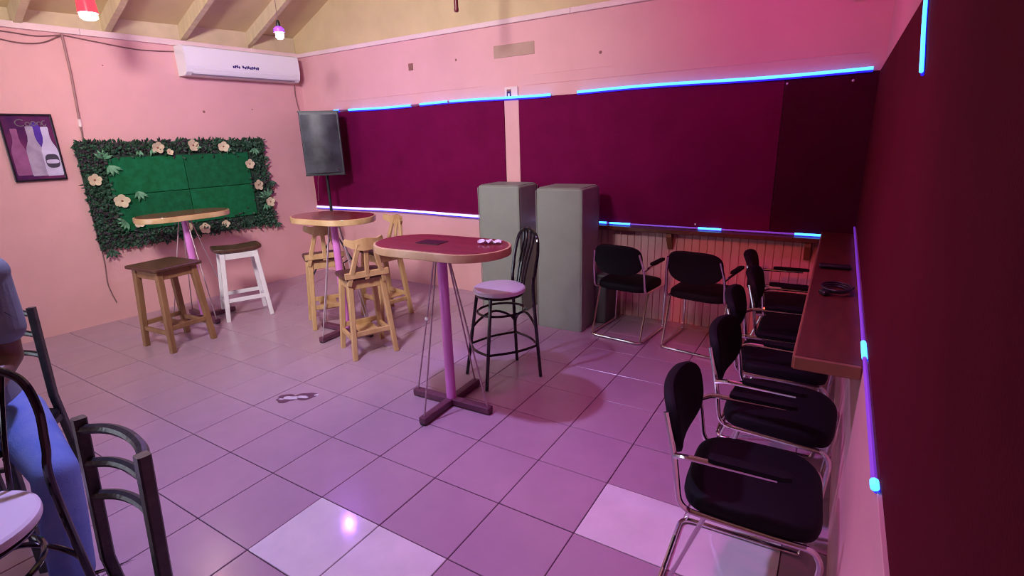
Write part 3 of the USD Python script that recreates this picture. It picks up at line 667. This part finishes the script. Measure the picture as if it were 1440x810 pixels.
part(po, 'printed_bottle', A(bottle(-.105, -.235, .40, .10)), 'poster_dim', smooth=False, label='dim magenta bottle at the left of the print')
part(po, 'printed_bottle', A(bottle(.005, -.245, .43, .115), 0), 'poster_pale', smooth=False, label='pale bottle in the middle of the print')
part(po, 'printed_bottle', A(xf(bottle(.11, -.250, .43, .115), None, (0, 0, .0005))), 'poster_white', smooth=False, label='white bottle at the right of the print')
part(po, 'bottle_label', A(xf(extrude(Polygon(superellipse(.05, .062, 3)), .001), None, (.112, -.12, .0128))), 'poster_label', smooth=False)
part(po, 'label_band', A(xf(extrude(Polygon(superellipse(.046, .018, 3)), .001), None, (.112, -.125, .0138))), 'poster_white', smooth=False)
arc = lambda cx, cy, r1, r2, a0, a1: tube([(cx + r1 * math.cos(a), cy + r2 * math.sin(a), .0105) for a in np.linspace(a0, a1, 14)], .0045, 6)
part(po, 'lettering', A(cat([arc(-.045, .215, .035, .028, .9, 5.4), arc(.005, .205, .016, .016, 0, 6.2), arc(.045, .21, .016, .018, 0, 6.2), arc(.085, .208, .015, .016, -1, 4), arc(.12, .212, .014, .022, 1, 6)])), 'poster_grey', label='blurred grey scripted title')

# ================================================================ flowered green board
gb = thing('green_flower_board', 'artificial grass board with leafy flowered border on the left wall', 'wall decoration', LW(1.735, .03, 1.265), 0)
W2, H2 = .925, .515; G = lambda m: xf(m, RP)
part(gb, 'backing_panel', G(bar((0, 0, -.012), (W2 * 2, H2 * 2, .02), .003)), 'backing', smooth=False)
for a in range(2):
    for b in range(2):
        part(gb, 'turf_mat', G(bar((-.36 + .722 * a - .002, -.185 + .372 * b, .008), (.718, .368, .022), .006)), 'turf' if (a + b) % 2 else 'turf2', smooth=False)
def leaf(c, ang, L, w, lift, curl=.3):
    d = np.array([math.cos(ang), math.sin(ang), 0]); s = np.array([-d[1], d[0], 0]); z = np.array([0, 0, 1.0])
    pts = [c, c + d * L * .35 + s * w / 2 + z * lift * .6, c + d * L * .35 - s * w / 2 + z * lift * .6, c + d * L * .7 + s * w * .38 + z * lift, c + d * L * .7 - s * w * .38 + z * lift, c + d * L + z * lift * (1 - curl), c + d * L * .4 + z * (lift * .6 + .004), c + d * L * .7 + z * (lift + .004)]
    return np.array(pts), np.array([(0, 6, 1), (0, 2, 6), (1, 6, 7), (1, 7, 3), (6, 2, 4), (6, 4, 7), (3, 7, 5), (7, 4, 5)])
def border_point():
    t = rng.random()
    if t < .34: return np.array([rng.uniform(-W2, W2), H2 - abs(rng.normal(0, .055)) , 0])
    if t < .60: return np.array([rng.uniform(-W2, W2), -H2 + abs(rng.normal(0, .07)), 0])
    if t < .82: return np.array([-W2 + rng.uniform(0, .20), rng.uniform(-H2, H2), 0])
    return np.array([W2 - abs(rng.normal(0, .09)), rng.uniform(-H2, H2), 0])
for nm, m, cnt in (('dark_foliage', 'leaf', 2600), ('plum_foliage', 'leaf_plum', 1100)):
    Vs, Fs, o = [], [], 0
    k = 0
    while k < cnt:
        c = border_point() + [0, 0, rng.uniform(.0, .03)]
        cl = meshkit.noise(np.array([[c[0] * 5, c[1] * 5, 2.0]]), 4)[0]
        if nm == 'plum_foliage' and cl < .5: continue
        v, f = leaf(c, rng.uniform(0, 6.28), rng.uniform(.025, .06), rng.uniform(.012, .028), rng.uniform(.008, .035))
        Vs.append(v); Fs.append(f + o); o += len(v); k += 1
    part(gb, nm, G(trimesh.Trimesh(np.vstack(Vs), np.vstack(Fs), process=False)), m, smooth=False, kind='stuff')
def spray(c, n, L, a0, sp):
    ms = []; o = 0; Vs, Fs = [], []
    for k in range(n):
        v, f = leaf(np.array(c) + [0, 0, .03], a0 + (k - (n - 1) / 2) * sp, L * rng.uniform(.8, 1.1), L * .30, .03)
        Vs.append(v); Fs.append(f + o); o += len(v)
    return trimesh.Trimesh(np.vstack(Vs), np.vstack(Fs), process=False)
for c, n, L, a in (((-.74, .36, 0), 5, .10, 1.4), ((-.70, .30, 0), 4, .11, -1.2), ((-.42, .44, 0), 3, .08, -1.6), ((-.30, .45, 0), 3, .08, -1.4), ((-.50, .03, 0), 4, .10, -1.5), ((-.66, -.27, 0), 5, .10, 3.6),
                ((.47, .44, 0), 3, .08, -1.2), ((.80, .42, 0), 4, .10, -1.8), ((.86, -.18, 0), 5, .12, 1.9), ((.84, -.24, 0), 4, .11, -1.5), ((.93, .02, 0), 4, .10, -1.3), ((.92, -.50, 0), 4, .09, -1.2), ((-.86, -.52, 0), 4, .10, -1.4),
                ((.55, -.47, 0), 5, .09, 1.2), ((.30, -.50, 0), 5, .09, 1.6), ((.05, -.49, 0), 5, .09, 1.4), ((-.25, -.47, 0), 5, .09, 1.2), ((.15, .47, 0), 3, .06, -1.3)):
    part(gb, 'leaf_spray', G(spray(c, n, L, a, .5)), 'leaf_light' if c[1] > -.4 and abs(c[0]) < .9 else 'leaf', smooth=False)
def flower(c, R, seed):
    r2 = np.random.default_rng(seed); ms = []
    for k in range(5):
        a = 2 * math.pi * k / 5 + r2.uniform(0, .4); d = np.array([math.cos(a), math.sin(a)])
        L = superellipse(R * .56, R * .50, 2.2, 14) ; L = L @ np.array([[d[0], d[1]], [-d[1], d[0]]]) + d * R * .48
        rr = np.linalg.norm(L, axis=1) / R
        lo = np.c_[L, .012 * rr ** 2]; ms.append(loft([lo, lo + [0, 0, .003]]))
    return xf(cat(ms), rx(r2.uniform(-18, 18)) @ ry(r2.uniform(-18, 18)), np.array(c) + [0, 0, .052])
for k, (x, y, R) in enumerate(((-.245, .455, .060), (.105, .468, .062), (.43, .445, .058), (.70, .235, .055), (.765, -.02, .062), (.885, -.235, .056), (-.85, .17, .058), (-.665, -.05, .068), (-.565, -.285, .052), (-.11, -.405, .056), (.06, -.445, .062), (.30, -.42, .045), (-.14, .405, .034))):
    f = part(gb, 'flower', G(flower((x, y, 0), R, k)), 'petal', smooth=False)
    part(f, 'flower_eye', G(xf(trimesh.creation.icosphere(1, R * .17), np.diag([1, 1, .5]), (x, y, .058))), 'petal_eye')
wire('trailing_cord', [LW(.822, .012, .735), LW(.818, .016, .60), LW(.802, .014, .41), LW(.812, .02, .30), LW(.835, .02, .19)], .006, 'thin dark cord trailing down the left wall below the green board', 'cable')

# ================================================================ cables and conduit on the left wall
cd = thing('wall_conduit', 'thin brown conduit running down the left wall to the green board', 'conduit', (0, 0, 0))
part(cd, 'pipe', tube([LW(.935, .012, 2.745), LW(.93, .012, 2.4), LW(.905, .012, 1.97)], .011, 8), 'conduit')
part(cd, 'coupling', tube([LW(.906, .014, 2.0), LW(.902, .014, 1.93)], .016, 8), 'trim')
part(cd, 'lead', tube(smoothpath([LW(.902, .014, 1.93), LW(.90, .016, 1.86), LW(.88, .02, 1.76)], 6), .007, 6), 'cable')
for P, lab in (([(.93, 2.735), (.75, 2.705), (.55, 2.715), (.2, 2.73), (-.3, 2.74)], 'upper sagging cable along the top of the left wall, left of the conduit'),
               ([(.93, 2.735), (.78, 2.655), (.62, 2.635), (.45, 2.66), (.25, 2.70), (-.2, 2.71)], 'lower sagging cable along the top of the left wall, left of the conduit'),
               ([(.94, 2.735), (1.2, 2.705), (1.5, 2.675), (1.72, 2.68), (1.86, 2.69)], 'sagging cable between the conduit and the air conditioner')):
    wire('sagging_cable', [LW(y, .012, z) for y, z in P], .006, lab)

# small switch on the pilaster top
sw = thing('light_switch', 'small pale switch plate above the pink strip between the maroon panels', 'switch', (-.846, YB - .012, 2.13))
part(sw, 'plate', bar((0, 0, 0), (.15, .016, .12), .004), 'trim')
part(sw, 'rocker_recess', bar((-.022, -.008, -.004), (.05, .008, .075), .002), 'ink')
part(sw, 'rocker', bar((-.022, -.012, -.022), (.022, .010, .036), .003), 'white_plastic')
part(sw, 'socket_face', bar((-.022, -.012, .024), (.046, .004, .018), .002), 'stain')

# ================================================================ hanging lamps
pl = thing('pendant_lamp', 'purple glowing bulb hanging in the back left corner', 'lamp', (-2.453, 1.944, 2.67))
zt = zc(-2.453) - 2.67
part(pl, 'flex', tube([(0, 0, .10), (.004, 0, zt)], .003, 6), 'cable')
part(pl, 'socket', lathe([(0, .045), (.017, .045), (.019, .09), (.010, .115), (0, .115)], 16), 'black')
part(pl, 'halo_collar', lathe([(.034, .012), (.046, .014), (.044, .045), (.026, .062), (.016, .062)], 20), mat('bulb_halo', (.3, .1, .7), .4, emit=(.26, .03, 1.0), estr=1.1), label='added glowing collar standing in for the purple halo of the bulb')  # added collar imitates the purple halo around the bulb
part(pl, 'bulb', lathe([(0, -.045), (.020, -.042), (.033, -.028), (.037, -.010), (.034, .010), (.022, .034), (.016, .047), (0, .047)], 20), 'bulb_purple', smooth=True)
pr = thing('pendant_lamp', 'red glass hanging lamp at the top left', 'lamp', (-3.10, .735, 2.755))
zt = zc(-3.10) - 2.755
part(pr, 'flex', tube([(0, 0, .22), (0, 0, zt)], .004, 6), 'cable_black')
part(pr, 'cap', lathe([(0, .17), (.05, .17), (.045, .20), (.015, .225), (0, .225)], 20), 'rust_red')
part(pr, 'glass_shade', lathe([(.068, -.02), (.060, .10), (.052, .17), (.048, .17), (.056, .10), (.064, -.02)], 28), 'red_glass', smooth=True)
part(pr, 'bulb', lathe([(0, -.075), (.035, -.070), (.058, -.055), (.060, -.030), (.035, .05), (.020, .10), (.018, .15), (0, .15)], 20), 'bulb_red', smooth=True)
dr = thing('fan_downrod', 'dark red rod hanging from the ceiling at the top centre', 'rod', (-.75, 2.35, 2.69))
part(dr, 'rod', lathe([(0, 0), (.014, 0), (.017, .01), (.017, zc(-.75) - 2.69), (0, zc(-.75) - 2.69)], 14), 'rust_red')
part(dr, 'end_cap', lathe([(0, -.008), (.014, -.006), (.019, .004), (.019, .02), (0, .02)], 14), 'rust_red')

def par_can(label, loc, aim, color, power, r=.075, cone=None, soft=.6, sr=.02):
    d = np.array(aim, float) - np.array(loc); d /= np.linalg.norm(d)
    t = thing('stage_light', label, 'lamp', loc)
    z = -d; x = np.cross((0, 0, 1), z); x /= np.linalg.norm(x); y = np.cross(z, x); R = np.c_[x, y, z]
    part(t, 'can', xf(lathe([(r, -.0), (r + .006, .0), (r + .006, .14), (r * .6, .19), (0, .19), (0, .18), (r * .55, .18), (r, .13)], 24), R), 'lamp_black')
    part(t, 'yoke', xf(tube(fillet([(r + .015, 0, .08), (r + .015, 0, .24), (-r - .015, 0, .24), (-r - .015, 0, .08)], .03), .007, 8), R), 'lamp_black')
    L = (UsdLux.SphereLight if cone else UsdLux.DiskLight).Define(stage, str(t.GetPath()) + '/beam')
    L.CreateRadiusAttr(sr if cone else r * .95); L.CreateIntensityAttr(power); L.CreateColorAttr(Gf.Vec3f(*color))
    if cone:
        sa = UsdLux.ShapingAPI.Apply(L.GetPrim()); sa.CreateShapingConeAngleAttr(cone); sa.CreateShapingConeSoftnessAttr(soft)
    m4 = np.eye(4); m4[0, :3], m4[1, :3], m4[2, :3], m4[3, :3] = x, y, z, d * .004
    L.AddTransformOp().Set(Gf.Matrix4d(*m4.ravel().tolist()))
    return t
par_can('black magenta stage light on the right ceiling slope near the back wall', (1.25, 1.75, 3.10), (1.7, 3.3, 1.6), (1.0, .04, .58), PAR_MAGENTA * 2.8)
lb = thing('lamp_bracket', 'small black lamp bracket at the top of the back wall, near the right corner', 'bracket', (1.95, YB - .03, 2.575))
part(lb, 'arm', beam((0, .03, .06), (.0, -.06, .0), .05, .03), 'lamp_black', smooth=False)
part(lb, 'wall_plate', bar((0, .02, .06), (.07, .016, .09), .003), 'lamp_black')
par_can('black magenta stage light on the right ceiling slope above the row of office chairs', (.85, .35, 2.95), (1.95, .95, .15), (1.0, .10, .70), PAR_MAGENTA * 6, cone=47, soft=1.0, sr=.07)
par_can('black red stage light on the ceiling above the camera', (.9, -.9, 2.95), (1.42, 3.25, .25), (1.0, .10, .02), 9000, cone=10)
par_can('black purple stage light on the ridge above the nearest table', (-.6, .1, 3.7), (.35, -.15, 0), (.54, .43, 1.0), 1650, cone=46, soft=1.0, sr=.07)

par_can('added unseen white flood light left of the camera, there for the left to right falloff', (-.2, -1.2, 3.25), (-2.5, 2.4, 1.95), (1.0, .93, .95), FLOOD, r=.30, cone=51, soft=1.0, sr=.28)  # unseen lamp added to give the left to right falloff

par_can('small black purple pin spot on the ridge above the middle bar table', (-.75, .75, 3.95), (-.50, 1.72, 0), (.40, .08, 1.0), 2600, r=.05, cone=5, soft=1.0, sr=.03)

# ================================================================ decal on the floor
dc = thing('floor_decal', 'small torn plum and white sticker on the floor tiles', 'sticker', (-1.035, .608, .0005), 25)
def blob(cx, cy, a, b, seed, n=26, rot=0):
    t = np.linspace(0, 2 * np.pi, n, endpoint=False); k = 1 + .35 * (meshkit.noise(np.c_[np.cos(t) * 1.6, np.sin(t) * 1.6, t * 0 + seed], seed) - .5) * 2
    p = np.c_[np.cos(t) * a * k, np.sin(t) * b * k] @ np.array([[math.cos(rot), math.sin(rot)], [-math.sin(rot), math.cos(rot)]]); return Polygon(p + [cx, cy]).buffer(0)
part(dc, 'plum_print', extrude(blob(-.055, -.01, .075, .055, 3).union(blob(.06, .03, .085, .055, 8, rot=.3)).buffer(.002), .001), 'decal_dark', smooth=False)
for k, (x, y, a, b, s) in enumerate(((-.03, .005, .05, .022, 4), (.045, .02, .04, .018, 6), (.13, .055, .016, .012, 9), (-.09, -.02, .02, .01, 11))):
    part(dc, 'pale_patch', xf(extrude(blob(x, y, a, b, s), .0014), None, (0, 0, .0004)), 'decal_pale', smooth=False)

# ================================================================ seated person at the left edge
def MF(m): return manifold3d.Manifold(manifold3d.Mesh(np.asarray(m.vertices, np.float32), np.asarray(m.faces, np.uint32)))
def ball(p, r, s=(1, 1, 1)): return MF(trimesh.creation.icosphere(2, 1.0)).scale([r * s[0], r * s[1], r * s[2]]).translate([float(v) for v in p])
def bone(*pr):
    bs = [ball(p, r) for p, r in pr]; out = bs[0]
    for a, b in zip(bs[:-1], bs[1:]): out = out + manifold3d.Manifold.batch_hull([a, b])
    return out
def finish_body(m, L, it=10):
    m = m.refine_to_length(L); g = m.to_mesh(); t = trimesh.Trimesh(g.vert_properties[:, :3], g.tri_verts, process=True)
    return trimesh.smoothing.filter_taubin(t, .5, .53, iterations=it)
PB = np.array([-.82, -.89, 0]); J = lambda *v: np.array(v, float)
fdir = J(.82, -.57, 0); ldir = J(.57, .82, 0)
pel, chest, neck, head = J(-.82, -.89, .69), J(-.765, -.925, 1.10), J(-.735, -.935, 1.385), J(-.70, -.96, 1.555)
shL, shR = J(-.635, -.795, 1.285), J(-.835, -1.070, 1.28)
elL, elR = J(-.655, -.80, .945), J(-.78, -1.22, .97)
wrL, wrR = J(-.50, -.945, .845), J(-.54, -1.15, .81)
hipL, hipR = J(-.77, -.82, .665), J(-.87, -.96, .665)
knL, knR = J(-.40, -.835, .53), J(-.51, -1.10, .54)
anL, anR = J(-.335, -.885, .11), J(-.46, -1.14, .11)
def hand(w, d, side, pal):
    d = d / np.linalg.norm(d); s = np.cross(d, pal); s /= np.linalg.norm(s); s = s * side
    h = bone((w, .026), (w + d * .03, .028)) + manifold3d.Manifold.batch_hull([ball(w + d * .03 + s * q, .013) for q in (-.028, .028)] + [ball(w + d * .085 + s * q, .011) for q in (-.033, .033)])
    for q, L in ((-.031, .062), (-.010, .076), (.011, .071), (.031, .056)):
        a = w + d * .085 + s * q; b = a + d * L * .5 + pal * L * .10; c = b + d * L * .35 + pal * L * .25; e = c + d * L * .15 + pal * L * .25
        h = h + bone((a, .0100), (b, .0092), (c, .0085), (e, .0078))
    a = w + d * .03 - s * .026; b = a - s * .026 + d * .028 + pal * .012; c = b + d * .03 - s * .006 + pal * .010
    return h + bone((a, .013), (b, .0105), (c, .009))
body = bone((pel, .105), (chest, .105), (neck - [0, 0, .07], .07), (neck, .052), (head - [0, 0, .06], .05))
body += bone((shL, .055), (chest, .10)) + bone((shR, .055), (chest, .10)) + bone((shL, .058), (neck - [0, 0, .05], .05), (shR, .058))
for sh_, el, wr, sd in ((shL, elL, wrL, 1), (shR, elR, wrR, -1)):
    body += bone((sh_, .052), (sh_ * .5 + el * .5, .047), (el, .039), (el * .6 + wr * .4, .038), (wr, .026))
    d = wr - el; body += hand(wr, d, sd, J(0, 0, -1))
for hp, kn, an in ((hipL, knL, anL), (hipR, knR, anR)):
    body += bone((pel, .10), (hp, .088), (hp * .5 + kn * .5, .075), (kn, .056), (kn * .65 + an * .35, .054), (an, .036))
    body += bone((an - [0, 0, .055], .034), (an + fdir * .11 - [0, 0, .075], .028))
hd = ball(head, 1, (.078, .074, .105)) + ball(head + fdir * .012 - [0, 0, .045], 1, (.062, .055, .072))
hd += bone((head + fdir * .072 + [0, 0, .012], .010), (head + fdir * .092 - [0, 0, .022], .014)) + bone((head + fdir * .070 - [0, 0, .058] - ldir * .018, .009), (head + fdir * .070 - [0, 0, .058] + ldir * .018, .009))
for s in (-1, 1): hd += ball(head + ldir * s * .076 - fdir * .006, 1, (.016, .010, .028))
body = finish_body(body + hd, .013, 8)
body.apply_translation(-PB)
pn = thing('person', 'person in grey-blue T-shirt and blue jeans seated at the left edge, arm bent', 'person', PB)
part(pn, 'body', body, 'skin', smooth=True)
tee = bone((pel + [0, 0, .04], .128), (chest, .128), (neck - [0, 0, .085], .085)) + bone((shL, .062), (chest, .12)) + bone((shR, .062), (chest, .12)) + bone((shL, .066), (neck - [0, 0, .06], .066), (shR, .066))
for sh_, el in ((shL, elL), (shR, elR)): tee += bone((sh_, .062), (sh_ * .36 + el * .64, .070))
tee = finish_body(tee, .016, 8); tee.apply_translation(-PB); part(pn, 't_shirt', tee, 'tee', smooth=True)
jn = bone((pel - [0, 0, .01], .122), (pel + [0, 0, .05], .118))
for hp, kn, an in ((hipL, knL, anL), (hipR, knR, anR)):
    jn += bone((pel, .115), (hp, .104), (hp * .5 + kn * .5, .088), (kn, .074), (kn * .6 + an * .4, .074), (an + [0, 0, .03], .070))
jn = finish_body(jn, .016, 8); jn.apply_translation(-PB); part(pn, 'jeans', jn, 'denim', smooth=True)
hr = ball(head - fdir * .016 + [0, 0, .014], 1, (.086, .084, .110)) - ball(head + fdir * .085 - [0, 0, .03], 1, (.08, .09, .10))
hr += bone((head - fdir * .05 + ldir * .055, .040), (neck - fdir * .05 + ldir * .085, .036), (neck - fdir * .07 + ldir * .10 - [0, 0, .13], .026)) + bone((head - fdir * .06 - ldir * .04, .040), (neck - fdir * .09 - ldir * .05, .038), (neck - fdir * .11 - ldir * .05 - [0, 0, .14], .026))
hr = finish_body(hr, .016, 4); hr.apply_translation(-PB); part(pn, 'hair', hr, 'hair', smooth=True)
for an in (anL, anR):
    so = manifold3d.Manifold.batch_hull([ball(an - [0, 0, .02] - fdir * .02, .045), ball(an - [0, 0, .07] - fdir * .04, .036), ball(an - [0, 0, .07] + fdir * .06, .040), ball(an - [0, 0, .078] + fdir * .15, .030)])
    so = so.trim_by_plane([0, 0, 1], .004); so = finish_body(so, .014, 4); so.apply_translation(-PB); part(pn, 'shoe', so, 'shoe', smooth=True)
for s in (-1, 1):
    e = trimesh.creation.icosphere(2, .010); e.apply_translation(head + fdir * .063 + ldir * s * .030 + [0, 0, .010] - PB); ep = part(pn, 'eye', e, 'eye_white', smooth=True)
    q = trimesh.creation.icosphere(1, .005); q.apply_translation(head + fdir * .0698 + ldir * s * .030 + [0, 0, .010] - PB); part(ep, 'pupil', q, 'hair', smooth=True)
br = wrL * .85 + elL * .15; dd = (wrL - elL) / np.linalg.norm(wrL - elL); u = np.cross(dd, (0, 0, 1)); u /= np.linalg.norm(u); v = np.cross(dd, u)
part(pn, 'bracelet', tube([br + .036 * (math.cos(a) * u + math.sin(a) * v) - PB for a in np.linspace(0, 6.283, 24, endpoint=False)], .005, 6, closed=True), 'chrome', smooth=True, label='shiny bracelet')
